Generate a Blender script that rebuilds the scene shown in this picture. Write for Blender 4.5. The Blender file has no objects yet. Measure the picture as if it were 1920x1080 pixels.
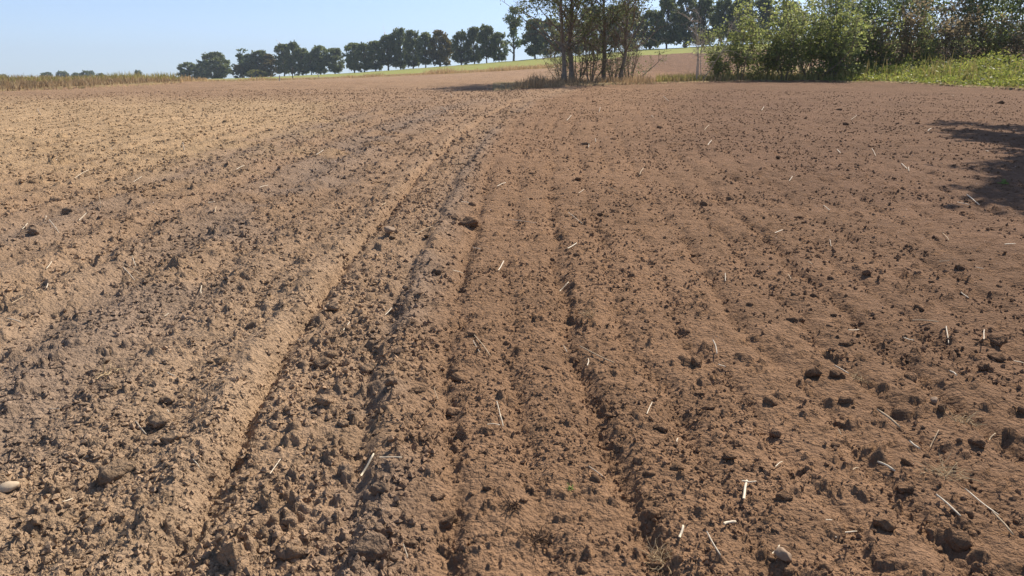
import bpy, math
import numpy as np
from mathutils import Vector, Matrix

# ------------------------------------------------------------------ camera, sky, sun, exposure
F = 1387.0            # focal length in pixels of a 1920 wide frame
CH = 1.6              # eye height
YH = 165.0            # row of the true horizon
PITCH = math.atan((540 - YH) / F)
SUN_AZ = math.radians(40)      # to the right of straight ahead
SUN_EL = math.radians(43)

sc = bpy.context.scene
col = sc.collection
cam_d = bpy.data.cameras.new('camera')
cam = bpy.data.objects.new('camera', cam_d)
col.objects.link(cam)
cam.location = (0, 0, CH)
cam.rotation_euler = (math.pi / 2 - PITCH, 0, 0)
cam_d.sensor_width = 36
cam_d.lens = F / 1920 * 36
cam_d.clip_start = 0.05
cam_d.clip_end = 20000
sc.camera = cam

world = bpy.data.worlds.new('World')
sc.world = world
world.use_nodes = True
wn = world.node_tree
wn.nodes.clear()
wo = wn.nodes.new('ShaderNodeOutputWorld')
bg = wn.nodes.new('ShaderNodeBackground')
sky = wn.nodes.new('ShaderNodeTexSky')
sky.sky_type = 'NISHITA'
sky.sun_disc = False
sky.sun_elevation = SUN_EL
sky.sun_rotation = SUN_AZ
sky.air_density = 0.55
sky.dust_density = 0.6
sky.ozone_density = 2.6
sky.altitude = 100
bg.inputs['Strength'].default_value = 0.13
wn.links.new(sky.outputs[0], bg.inputs[0])
wn.links.new(bg.outputs[0], wo.inputs[0])

sun_d = bpy.data.lights.new('sun', 'SUN')
sun_d.energy = 5.0
sun_d.angle = math.radians(0.55)
sun_d.color = (1.0, 0.91, 0.78)
sun = bpy.data.objects.new('sun', sun_d)
col.objects.link(sun)
sdir = Vector((math.sin(SUN_AZ) * math.cos(SUN_EL), math.cos(SUN_AZ) * math.cos(SUN_EL), math.sin(SUN_EL)))
sun.rotation_euler = sdir.to_track_quat('Z', 'Y').to_euler()
sun.location = (30, 30, 40)

sc.view_settings.view_transform = 'Standard'
sc.view_settings.look = 'None'
sc.view_settings.gamma = 1
sc.view_settings.exposure = 0.64

# ------------------------------------------------------------------ noise
rng = np.random.default_rng(11)

def h2(ix, iy, seed):
    n = (ix.astype(np.int64) * 374761393 + iy.astype(np.int64) * 668265263 + seed * 974634777) & 0xFFFFFFFF
    n = ((n ^ (n >> 13)) * 1274126177) & 0xFFFFFFFF
    n = ((n ^ (n >> 16)) * 2246822519) & 0xFFFFFFFF
    n = n ^ (n >> 15)
    return (n & 0xFFFFFF) / float(0x1000000)

def vn(x, y, seed):
    ix = np.floor(x); iy = np.floor(y)
    fx = x - ix; fy = y - iy
    ux = fx * fx * fx * (fx * (fx * 6 - 15) + 10); uy = fy * fy * fy * (fy * (fy * 6 - 15) + 10)
    a = h2(ix, iy, seed); b = h2(ix + 1, iy, seed); c = h2(ix, iy + 1, seed); d = h2(ix + 1, iy + 1, seed)
    return 2 * (a + (b - a) * ux + (c - a) * uy + (a - b - c + d) * ux * uy) - 1

def fbm(x, y, seed, octv=3):
    s = 0; a = 1.0; t = 0
    for k in range(octv):
        s = s + a * vn(x * 2 ** k, y * 2 ** k, seed + k * 17); t += a; a *= .5
    return s / t

def bumps(x, y, cell, seed, dens, rmin, rmax):
    """rounded lumps scattered one per cell; height in metres"""
    X = x / cell; Y = y / cell
    ix = np.floor(X); iy = np.floor(Y)
    out = np.zeros_like(X)
    for dx in (-1, 0, 1):
        for dy in (-1, 0, 1):
            cx = ix + dx; cy = iy + dy
            px = cx + h2(cx, cy, seed); py = cy + h2(cx, cy, seed + 1)
            r = rmin + (rmax - rmin) * h2(cx, cy, seed + 2) ** 2
            on = h2(cx, cy, seed + 3) < dens
            a = h2(cx, cy, seed + 4) * math.pi
            ca = np.cos(a); sa = np.sin(a)
            ex = (X - px) * ca + (Y - py) * sa; ey = ((Y - py) * ca - (X - px) * sa) * 1.35
            q = 1 - (ex * ex + ey * ey) / (r * r)
            hh = np.where(on & (q > 0), r * np.sqrt(np.maximum(q, 0)) * (.33 + .30 * h2(cx, cy, seed + 5)), 0)
            out = np.maximum(out, hh)
    return out * cell

def sstep(a, b, x):
    t = np.clip((x - a) / (b - a), 0, 1)
    return t * t * (3 - 2 * t)

# ------------------------------------------------------------------ the lie of the land
SL = 0.047
_rp = np.array([-900, 0, 250, 340, 440, 650, 850, 1050, 1200, 1400, 2000, 3000.])
_ry = np.array([156, 156, 154, 149, 147, 137.5, 123, 106, 93, 82, 70, 64.])
_rd = np.array([440, 440, 430, 420, 400, 360, 320, 275, 250, 225, 210, 210.])
_rz = CH + _rd * np.tan(np.arctan((540 - _ry) / F) - PITCH)

def pxe(x, y):
    th = np.clip(np.arctan2(x, y), -1.0, 1.0)
    return 960 + F / math.cos(PITCH) * np.tan(th), np.hypot(x, y) * np.cos(th)

def T(x, y):
    px, yd = pxe(x, y)
    zn = SL * np.clip(y, -14, 44)
    dr = np.interp(px, _rp, _rd); zr = np.interp(px, _rp, _rz)
    t = np.clip((yd - 40) / (dr - 40), 0, 1)
    z40 = SL * 40
    zf = z40 + (zr - z40) * t ** 1.15
    over = np.maximum(yd - dr - 6, 0)
    zf = np.maximum(zf - .03 * over * np.minimum(over / 30, 1), np.minimum(zf, -1.0))
    w = sstep(33, 47, yd)
    return zn * (1 - w) + zf * w

_Y = np.geomspace(1.2, 900, 2600)
def ray(px, py):
    a = (px - 960) / F; b = (540 - py) / F
    cp, sp = math.cos(PITCH), math.sin(PITCH)
    return np.array([a, cp + b * sp, -sp + b * cp])       # per unit depth

def hit(px, py):
    """where the sight line through a picture point meets the ground"""
    r = ray(px, py)
    k = _Y / r[1]
    g = CH + k * r[2] - T(k * r[0], k * r[1])
    i = np.argmax(g < 0) if (g < 0).any() else len(g) - 1
    if i > 0:
        k0 = k[i - 1] + (k[i] - k[i - 1]) * g[i - 1] / max(g[i - 1] - g[i], 1e-9)
    else:
        k0 = k[0]
    return float(r[0] * k0), float(r[1] * k0)

def col_at(px, Y):
    """ground x of a picture column at depth Y"""
    return (px - 960) / (F / math.cos(PITCH)) * Y

# field edges (depth along each column)
_e1p = np.array([-900, -300, 0, 170, 260, 340, 480, 700, 900, 1030, 1300, 3000.])
_e1y = np.array([190, 180, 172, 165, 159.5, 156, 152, 145, 136, 128, 110, 80.])
_e1 = np.array([hit(p, y)[1] for p, y in zip(_e1p, _e1y)])
_e2p = np.array([900, 940, 1060, 1200, 1400, 1560, 1700, 1920, 2300, 3200.])
_e2y = np.array([173, 169, 163, 158, 153, 153, 158, 170, 195, 230.])
_e2 = np.array([hit(p, y)[1] for p, y in zip(_e2p, _e2y)])
_g1p = np.array([-900, 340, 450, 700, 900, 1040, 1200, 1330, 3000.])
_g1y = np.array([150, 150, 149, 141.5, 131.5, 121, 104, 99, 85.])
_g1 = np.array([hit(p, y)[1] for p, y in zip(_g1p, _g1y)])

def zone(x, y):
    """0 ploughed soil, 1 rough verge, 2 green field"""
    px, yd = pxe(x, y)
    n = fbm(x * .25, y * .25, 5, 2)
    e1 = np.interp(px, _e1p, _e1) * (1 + .02 * n)
    e2 = np.interp(px, _e2p, _e2) + .35 * n
    g1 = np.interp(px, _g1p, _g1) * (1 + .03 * n)
    z = np.zeros(np.shape(x), int)
    z = np.where((px > 925) & (yd > e2) & (yd < e2 + np.where(px > 1380, 30, 6)), 1, z)
    z = np.where((yd > e1) & (yd <= g1) & ((px < 1060)), 1, z)
    z = np.where((yd > g1) & (px > 345), 2, z)
    z = np.where((yd > e1) & (px <= 345), 1, z)
    return np.where((np.abs(np.arctan2(x, y)) > 1.2) & (np.hypot(x, y) > 60), 1, z)

# wheel track and cultivator lines: lateral coordinate that follows the pass
_trk = [hit(p, q) for p, q in ((311, 1067), (382, 942), (444, 822), (490, 747), (532, 649), (620, 540), (700, 430), (800, 310), (858, 252), (912, 218), (962, 190), (1050, 169))]
_cy = np.array([-5.] + [q[1] for q in _trk] + [48.]); _cx = np.array([_trk[0][0] + .05] + [q[0] for q in _trk] + [_trk[-1][0] + 3.])
def lat(x, y):
    yy = y
    return x - np.interp(yy, _cy, _cx)

def relief(x, y, sp, full=True):
    """small shape of the soil; sp = local mesh spacing"""
    u = lat(x, y)
    wob = .06 * fbm(x * .9, y * .9, 40, 2) + .02 * vn(x * 5, y * 5, 47)
    u = u + wob
    h = .035 * fbm(x * .35, y * .35, 41, 3) * np.minimum(y / 6, 1.4)
    near = np.exp(-np.maximum(y - 4, 0) / 26)
    rough = .75 + .45 * vn(x * 1.3, y * 1.3, 55) + .25 * vn(x * 4.1, y * 4.1, 56)
    # left berm, furrow and ridge of the tyre track (u=0 is the furrow)
    h = h + .042 * np.exp(-((u + .13) / .08) ** 2) * (.7 + .6 * vn(y * 2.3, x * 2, 44)) * near
    h = h - .100 * np.exp(-(np.maximum(u - .01, -(u - .01) * 1.6) / .055) ** 2) * (.85 + .35 * vn(y * 1.7, x * .3, 43)) * near
    h = h - .025 * np.exp(-((u + .43) / .07) ** 2) * near
    h = h - .020 * sstep(.02, .10, u) * sstep(.66, .54, u) * near
    h = h + .045 * np.exp(-((u - .66) / .09) ** 2) * (.7 + .5 * vn(y * 2.1, x, 45)) * near
    h = h - .022 * np.exp(-((u - .54) / .05) ** 2) * near
    # cultivator lines to the right, fanning a little
    ur = (u - .95) / (1 + .03 * np.clip(y, 0, 14))
    ph = ur / .31 + .10 * vn(x * 1.1, y * .5, 46)
    gr = np.exp(-((ph - np.round(ph)) / .17) ** 2)
    vary = .50 + .5 * h2(np.round(ph), np.zeros_like(ph), 48) + .30 * vn(ur * 3.2, y * .35, 52) + .40 * vn(x * 3, y * 2, 53)
    groove = gr * np.maximum(vary, 0) * sstep(.70, 1.0, u) * near * sstep(36, 14, y) * (.62 + .38 * sstep(5.0, 2.2, u)) * sstep(13, 5, u)
    h = h - .044 * groove
    h = h - .010 * np.exp(-((u - 1.22) / .05) ** 2) * (.5 + .6 * vn(y * 1.3, x, 49)) * near * sstep(22, 9, y)
    rl = np.cos(2 * math.pi * u / .62 + .8 * vn(x * .5, y * .5, 50)) * sstep(-.5, -.9, u)
    h = h + .028 * rl * near * sstep(30, 14, y)
    # crumbs
    zl = sstep(.8, .5, u)                           # coarse soil on the left, finer tilth on the right
    wx = x + .03 * vn(x * 14, y * 14, 60) + .012 * vn(x * 45, y * 45, 62)
    wy = y + .03 * vn(x * 14, y * 14, 61) + .012 * vn(x * 45, y * 45, 63)
    berm = 1 - .08 * np.exp(-((u + .11 + .04 * vn(x * 3, y * 3, 57)) / .09) ** 2)
    trk = np.exp(-((u - .30) / .3) ** 2) + .9 * np.exp(-((u - .66) / .1) ** 2) + .5 * np.exp(-((u + .42) / .1) ** 2)
    amp = (.66 + .38 * zl + .20 * trk + .35 * np.maximum(rl, 0) + .5 * groove) * berm * rough
    def f(cell): return np.clip(cell / (sp * 2.4) - .25, 0, 1)
    h = h + bumps(wx, wy, .34, 70, .34, .06, .22) * amp * .95 * f(.34) * (1 + .9 * sstep(8, 16, y))
    h = h + bumps(wx, wy, .17, 80, .55, .10, .34) * amp * 1.15 * f(.17) * (1 + .8 * sstep(6, 12, y))
    h = h + bumps(wx, wy, .083, 90, .72, .14, .44) * (.5 + .9 * amp) * 1.4 * f(.083)
    h = h + bumps(wx, wy, .041, 100, .8, .18, .52) * (.6 + .7 * amp) * 1.6 * f(.041)
    if full:
        h = h + bumps(wx, wy, .021, 110, .85, .2, .55) * 1.2 * f(.021)
        h = h + .010 * fbm(x * 9, y * 9, 120, 3) * np.clip(.1 / (sp * 2), 0, 1)
        h = h + .03 * vn(x * 2.5, y * 2.5, 125) * vn(x * 3.7, y * 3.7, 126) * amp
    return h

def spacing(d):
    return np.maximum(.0045 * d, .004)

def ground_z(x, y):
    x = np.atleast_1d(np.asarray(x, float)); y = np.atleast_1d(np.asarray(y, float))
    return T(x, y) + np.where((zone(x, y) == 0) & (np.hypot(x, y) < 60), relief(x, y, spacing(np.hypot(x, y))), 0)

SANDY = np.array([.425, .292, .170]); SHADE_BROWN = np.array([.190, .113, .070]); BROWN = np.array([.278, .172, .103]); GREYB = np.array([.245, .178, .130])
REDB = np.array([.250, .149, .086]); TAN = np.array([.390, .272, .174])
def soil_tint(x, y):
    u = lat(x, y)
    n1 = fbm(x * .22, y * .22, 200, 3); n2 = fbm(x * .9, y * .9, 210, 3); n3 = fbm(x * 3.1, y * 3.1, 220, 2)
    c = np.ones(np.shape(x) + (3,)) * BROWN
    def mix(c, k, w): return c + (k - c) * w[..., None]
    c = mix(c, TAN, sstep(1.0, -.3, u + .4 * n2) * sstep(9, 3.0, y) * .8)
    c = mix(c, TAN, sstep(1.0, .4, u) * .32)
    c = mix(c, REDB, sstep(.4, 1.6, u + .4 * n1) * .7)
    c = mix(c, SHADE_BROWN, sstep(1.2, 5.5, u + 1.0 * n1 - .07 * (y - 4)) * .95)  # darker soil on the right, with its backlit self-shadowing painted in
    sand = sstep(-3.6, -7.0, x + 1.4 * n2 + 2.2 * n1 + 1.2 * n3 + .02 * (y - 12)) * sstep(7.0, 12, y + 2.0 * n2 + 1.2 * n3 + .35 * (x + 6)) * sstep(30, 22, y + 3 * n1)
    c = mix(c, SANDY, sand * .97)
    grey = np.clip(np.exp(-((u + 1.35 - .5 * n1) / .55) ** 2) + .8 * np.exp(-((u - .62) / .17) ** 2) + .7 * np.exp(-((u + 3.2) / .5) ** 2), 0, 1) * sstep(.0, .35, n2 + .35) * sstep(32, 18, y)
    c = mix(c, GREYB, grey * .8)
    smooth_ = np.exp(-((u + .13) / .13) ** 2) * sstep(.1, .3, n3 + .5)
    c = mix(c, TAN * 1.0, smooth_ * .2 * sstep(28, 12, y))
    pale = sstep(.15, .55, n1 + .5 * n2) * sstep(6, 12, y) * sstep(34, 24, y) * sstep(.6, 1.4, u) * sstep(6.5, 4, u)
    c = mix(c, TAN * 1.02, pale * .0)
    n4 = fbm(x * 11, y * 11, 230, 2)
    c = c * (1 + .13 * n2 + .12 * n3 + .12 * n4)[..., None]
    return np.clip(c, 0.02, 1)

# ------------------------------------------------------------------ materials
def new_mat(name):
    m = bpy.data.materials.new(name); m.use_nodes = True
    nt = m.node_tree; nt.nodes.clear()
    o = nt.nodes.new('ShaderNodeOutputMaterial')
    return m, nt, o

def N(nt, t, **kw):
    n = nt.nodes.new(t)
    for k, v in kw.items():
        if k in n.inputs: n.inputs[k].default_value = v
        else: setattr(n, k, v)
    return n

def soil_material(name, attr=None, base=(.27, .18, .12), bump=1.0):
    m, nt, o = new_mat(name)
    L = nt.links.new
    p = N(nt, 'ShaderNodeBsdfPrincipled', Roughness=1.0)
    p.inputs['Specular IOR Level'].default_value = .08
    pos = N(nt, 'ShaderNodeNewGeometry')
    n1 = N(nt, 'ShaderNodeTexNoise', Scale=22.0, Detail=5.0, Roughness=.65)
    n2 = N(nt, 'ShaderNodeTexNoise', Scale=140.0, Detail=3.0, Roughness=.6)
    n4 = N(nt, 'ShaderNodeTexVoronoi', Scale=48.0)
    for n in (n1, n2, n4): L(pos.outputs['Position'], n.inputs['Vector'])
    r = N(nt, 'ShaderNodeMapRange'); r.inputs['From Min'].default_value = .25; r.inputs['From Max'].default_value = .75
    r.inputs['To Min'].default_value = .78; r.inputs['To Max'].default_value = 1.22
    L(n1.outputs['Fac'], r.inputs['Value'])
    mul = N(nt, 'ShaderNodeMix', data_type='RGBA', blend_type='MULTIPLY'); mul.inputs['Factor'].default_value = 1
    if attr:
        a = N(nt, 'ShaderNodeAttribute', attribute_name=attr); L(a.outputs['Color'], mul.inputs['A'])
    else:
        oi = N(nt, 'ShaderNodeObjectInfo')
        hs = N(nt, 'ShaderNodeHueSaturation'); L(oi.outputs['Color'], hs.inputs['Color'])
        rr = N(nt, 'ShaderNodeMapRange'); rr.inputs['To Min'].default_value = .88; rr.inputs['To Max'].default_value = 1.12
        L(oi.outputs['Random'], rr.inputs['Value']); L(rr.outputs['Result'], hs.inputs['Value'])
        L(hs.outputs['Color'], mul.inputs['A'])
    L(r.outputs['Result'], mul.inputs['B'])
    L(mul.outputs['Result'], p.inputs['Base Color'])
    add = N(nt, 'ShaderNodeMath', operation='MULTIPLY_ADD'); add.inputs[1].default_value = .5
    L(n2.outputs['Fac'], add.inputs[0]); L(n1.outputs['Fac'], add.inputs[2])
    sub = N(nt, 'ShaderNodeMath', operation='MULTIPLY_ADD'); sub.inputs[1].default_value = -.5
    L(n4.outputs['Distance'], sub.inputs[0]); L(add.outputs[0], sub.inputs[2])
    n5 = N(nt, 'ShaderNodeTexNoise', Scale=6.5, Detail=4., Roughness=.7); L(pos.outputs['Position'], n5.inputs['Vector'])
    big = N(nt, 'ShaderNodeMath', operation='MULTIPLY_ADD'); big.inputs[1].default_value = 2.2
    L(n5.outputs['Fac'], big.inputs[0]); L(sub.outputs[0], big.inputs[2])
    b = N(nt, 'ShaderNodeBump', Strength=1.0, Distance=.028 * bump)
    L(big.outputs[0], b.inputs['Height']); L(b.outputs['Normal'], p.inputs['Normal'])
    L(p.outputs[0], o.inputs['Surface'])
    return m

def plain_material(name, c, var=.2, rough=.9, scale=8., bump=0., spec=.2):
    m, nt, o = new_mat(name); L = nt.links.new
    p = N(nt, 'ShaderNodeBsdfPrincipled', Roughness=rough); p.inputs['Specular IOR Level'].default_value = spec
    pos = N(nt, 'ShaderNodeNewGeometry')
    n = N(nt, 'ShaderNodeTexNoise', Scale=scale, Detail=5., Roughness=.6); L(pos.outputs['Position'], n.inputs['Vector'])
    r = N(nt, 'ShaderNodeMapRange'); r.inputs['From Min'].default_value = .25; r.inputs['From Max'].default_value = .75
    r.inputs['To Min'].default_value = 1 - var; r.inputs['To Max'].default_value = 1 + var
    L(n.outputs['Fac'], r.inputs['Value'])
    hs = N(nt, 'ShaderNodeHueSaturation'); hs.inputs['Color'].default_value = (*c, 1)
    L(r.outputs['Result'], hs.inputs['Value'])
    L(hs.outputs[0], p.inputs['Base Color'])
    if bump:
        b = N(nt, 'ShaderNodeBump', Strength=.8, Distance=bump); L(n.outputs['Fac'], b.inputs['Height']); L(b.outputs[0], p.inputs['Normal'])
    L(p.outputs[0], o.inputs['Surface'])
    return m

def leaf_material(name, c1, c2, transl=.35, rough=.55, objvar=.15):
    """c1..c2 by the leaf's own random value; a share of light passes through the leaf"""
    m, nt, o = new_mat(name); L = nt.links.new
    a = N(nt, 'ShaderNodeAttribute', attribute_name='rnd')
    mx = N(nt, 'ShaderNodeMix', data_type='RGBA'); mx.inputs['A'].default_value = (*c1, 1); mx.inputs['B'].default_value = (*c2, 1)
    L(a.outputs['Fac'], mx.inputs['Factor'])
    oi = N(nt, 'ShaderNodeObjectInfo')
    r = N(nt, 'ShaderNodeMapRange'); r.inputs['To Min'].default_value = 1 - objvar; r.inputs['To Max'].default_value = 1 + objvar
    L(oi.outputs['Random'], r.inputs['Value'])
    hs = N(nt, 'ShaderNodeHueSaturation'); L(mx.outputs['Result'], hs.inputs['Color']); L(r.outputs[0], hs.inputs['Value'])
    p = N(nt, 'ShaderNodeBsdfPrincipled', Roughness=rough); p.inputs['Specular IOR Level'].default_value = .35
    L(hs.outputs[0], p.inputs['Base Color'])
    t = N(nt, 'ShaderNodeBsdfTranslucent')
    h2_ = N(nt, 'ShaderNodeHueSaturation', Hue=.49, Saturation=1.1, Value=1.5); L(hs.outputs[0], h2_.inputs['Color']); L(h2_.outputs[0], t.inputs['Color'])
    ms = N(nt, 'ShaderNodeMixShader'); ms.inputs[0].default_value = transl
    L(p.outputs[0], ms.inputs[1]); L(t.outputs[0], ms.inputs[2]); L(ms.outputs[0], o.inputs['Surface'])
    return m

M_soil = soil_material('soil', 'tint')
M_crumb = soil_material('soil_crumbs', 'tint', bump=.6)
M_clod = soil_material('clod_earth', None, (.29, .185, .115), bump=1.3)
M_stone = plain_material('field_stone', (.28, .195, .13), .18, .85, 30, .004)
M_stone_pale = plain_material('pale_stone', (.48, .37, .25), .12, .8, 40, .002)
M_straw = plain_material('straw', (.55, .46, .33), .15, .5, 60, .001, .4)
M_straw_old = plain_material('old_straw', (.42, .31, .19), .2, .7, 60, .001, .3)
M_verge = plain_material('verge_soil', (.26, .19, .10), .35, 1, 1.3, .05, .05)
M_green = plain_material('young_crop', (.26, .265, .085), .22, 1, .35, .05, .05)
M_bark = plain_material('alder_bark', (.21, .175, .14), .35, .95, 9, .01, .1)
M_twig = plain_material('twig_bark', (.23, .185, .145), .3, .9, 9, 0, .1)
M_twig_pale = plain_material('pale_twig_bark', (.42, .36, .30), .2, .9, 9, 0, .1)
M_bark_far = plain_material('avenue_bark', (.085, .07, .055), .3, .95, 2, 0, .1)

# ------------------------------------------------------------------ mesh helpers
def mesh_np(name, v, f, mat, smooth=False, rnd=None, tint=None):
    """v (n,3), f (m,k)"""
    v = np.asarray(v, np.float32); f = np.asarray(f, np.int32)
    me = bpy.data.meshes.new(name)
    me.vertices.add(len(v)); me.vertices.foreach_set('co', v.ravel())
    k = f.shape[1]
    me.loops.add(f.size); me.loops.foreach_set('vertex_index', f.ravel())
    me.polygons.add(len(f)); me.polygons.foreach_set('loop_start', np.arange(0, f.size, k, dtype=np.int32))
    try: me.polygons.foreach_set('loop_total', np.full(len(f), k, np.int32))
    except Exception: pass
    me.polygons.foreach_set('use_smooth', np.full(len(f), bool(smooth)))
    if rnd is not None:
        a = me.attributes.new('rnd', 'FLOAT', 'FACE'); a.data.foreach_set('value', np.asarray(rnd, np.float32))
    if tint is not None:
        a = me.attributes.new('tint', 'FLOAT_COLOR', 'POINT')
        a.data.foreach_set('color', np.concatenate([tint, np.ones((len(tint), 1))], 1).astype(np.float32).ravel())
    me.update(calc_edges=True); me.validate()
    me.materials.append(mat)
    return me

def link(name, data, parent=None, loc=None, rot=None, scale=None):
    o = bpy.data.objects.new(name, data); col.objects.link(o)
    if parent: o.parent = parent
    if loc is not None: o.location = loc
    if rot is not None: o.rotation_euler = rot
    if scale is not None: o.scale = scale
    return o

def tag(o, label=None, cat=None, group=None, kind=None):
    if label: o['label'] = label
    if cat: o['category'] = cat
    if group: o['group'] = group
    if kind: o['kind'] = kind
    return o

# ------------------------------------------------------------------ ground sheet
def build_ground():
    ft = np.radians(37)
    f2 = np.radians(62)
    th = np.concatenate([np.linspace(-math.pi, -f2, 20)[:-1], np.linspace(-f2, -ft, 70)[:-1], np.linspace(-ft, ft, 640), np.linspace(ft, f2, 70)[1:], np.linspace(f2, math.pi, 20)[1:]])
    d = np.concatenate([[.03, .4, .8, 1.1, 1.35], np.geomspace(1.6, 50, 830), np.geomspace(51, 5000, 110)])
    TH, D = np.meshgrid(th, d)
    x = D * np.sin(TH); y = D * np.cos(TH)
    x = x.ravel(); y = y.ravel(); dd = D.ravel()
    zn = zone(x, y)
    z = T(x, y)
    m = (dd < 62) & (np.abs(TH.ravel()) < f2 + .1)
    sp = spacing(dd)
    r = np.zeros_like(z)
    fade = sstep(62, 48, dd)
    r[m] = relief(x[m], y[m], sp[m]) * fade[m]
    soft = .04 * fbm(x * .8, y * .8, 300, 2) + .06
    z = z + np.where(zn == 0, r, soft)
    z = z + np.where((zn == 2), .0, 0)
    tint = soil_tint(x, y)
    nr, nc = D.shape
    idx = np.arange(nr * nc).reshape(nr, nc)
    q = np.stack([idx[:-1, :-1], idx[:-1, 1:], idx[1:, 1:], idx[1:, :-1]], -1).reshape(-1, 4)
    q = q[:, ::-1]
    fx = x[q].mean(1); fy = y[q].mean(1)
    fz = zone(fx, fy)
    V = np.stack([x, y, z], 1)
    for k, (nm, mat, lb) in enumerate((('ploughed_field', M_soil, 'brown tilled field with tyre track and crumbly soil'),
                                   ('grass_verge', M_verge, 'rough ground along the field edges'),
                                   ('green_field', M_green, 'strip of young green crop on the far slope'))):
        sel = q[fz == k]
        used = np.unique(sel)
        remap = np.full(len(V), -1); remap[used] = np.arange(len(used))
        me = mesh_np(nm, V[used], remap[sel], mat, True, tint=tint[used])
        o = link(nm, me); tag(o, lb, None, None, 'structure')
build_ground()

# ------------------------------------------------------------------ lumps of soil
def ico(sub):
    import bmesh
    bm = bmesh.new(); bmesh.ops.create_icosphere(bm, subdivisions=sub, radius=1)
    v = np.array([p.co[:] for p in bm.verts]); f = np.array([[q.index for q in p.verts] for p in bm.faces])
    bm.free(); return v, f
IV1, IF1 = ico(1); IV2, IF2 = ico(2); IV3, IF3 = ico(3)

def n3(p, s, seed):
    return (vn(p[:, 0] * s + 7.1, p[:, 1] * s + p[:, 2] * s * .37, seed) + vn(p[:, 1] * s + 3.3, p[:, 2] * s + p[:, 0] * s * .41, seed + 1)
            + vn(p[:, 2] * s - 2.2, p[:, 0] * s + p[:, 1] * s * .53, seed + 2)) / 3

def lump(V, seed, rough=1.0, facet=0.5):
    r = np.random.default_rng(seed)
    p = V.copy()
    for k in range(7):                      # knock flat facets into it
        nrm = r.normal(size=3); nrm /= np.linalg.norm(nrm)
        c = r.uniform(.55, .88)
        s = p @ nrm
        p = p - np.outer(np.maximum(s - c, 0) * facet * 1.9, nrm)
    p = p * (1 + .38 * rough * n3(p, 1.5, seed)[:, None] + .22 * rough * n3(p, 3.7, seed + 9)[:, None] + .15 * rough * n3(p, 8, seed + 19)[:, None] + .09 * rough * n3(p, 17, seed + 29)[:, None])
    p = p * np.array([1, r.uniform(.68, .95), r.uniform(.55, .8)])
    return p

CLOD_HI = [mesh_np('clod_shape', lump(IV3, 500 + i, 1.25), IF3, M_clod, True) for i in range(7)]
CLOD_LO = [mesh_np('clod_shape', lump(IV2, 600 + i, 1.2), IF2, M_clod, True) for i in range(9)]
STONE = [mesh_np('stone_shape', lump(IV3, 700 + i, .7, .5), IF3, M_stone, True) for i in range(3)]
STONE_PALE = mesh_np('stone_shape', lump(IV3, 720, .25, .2), IF3, M_stone_pale, True)

def put_lump(name, me, px, py, wpx, label, cat, group=None, flat=1.0, sink=.22):
    x, y = hit(px, py)
    depth = math.hypot(y, CH - SL * y)
    r = wpx * .5 * depth / F / math.cos(math.atan((px - 960) / F)) ** 0
    z = float(ground_z(x, y)[0])
    o = link(name, me, None, (x, y, z + r * sink), (rng.uniform(-.3, .3), rng.uniform(-.3, .3), rng.uniform(0, 6.28)), (r * 1.05, r * 1.05, r * 1.0 * flat))
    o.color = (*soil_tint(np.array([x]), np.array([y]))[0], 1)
    return tag(o, label, cat, group)

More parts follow.
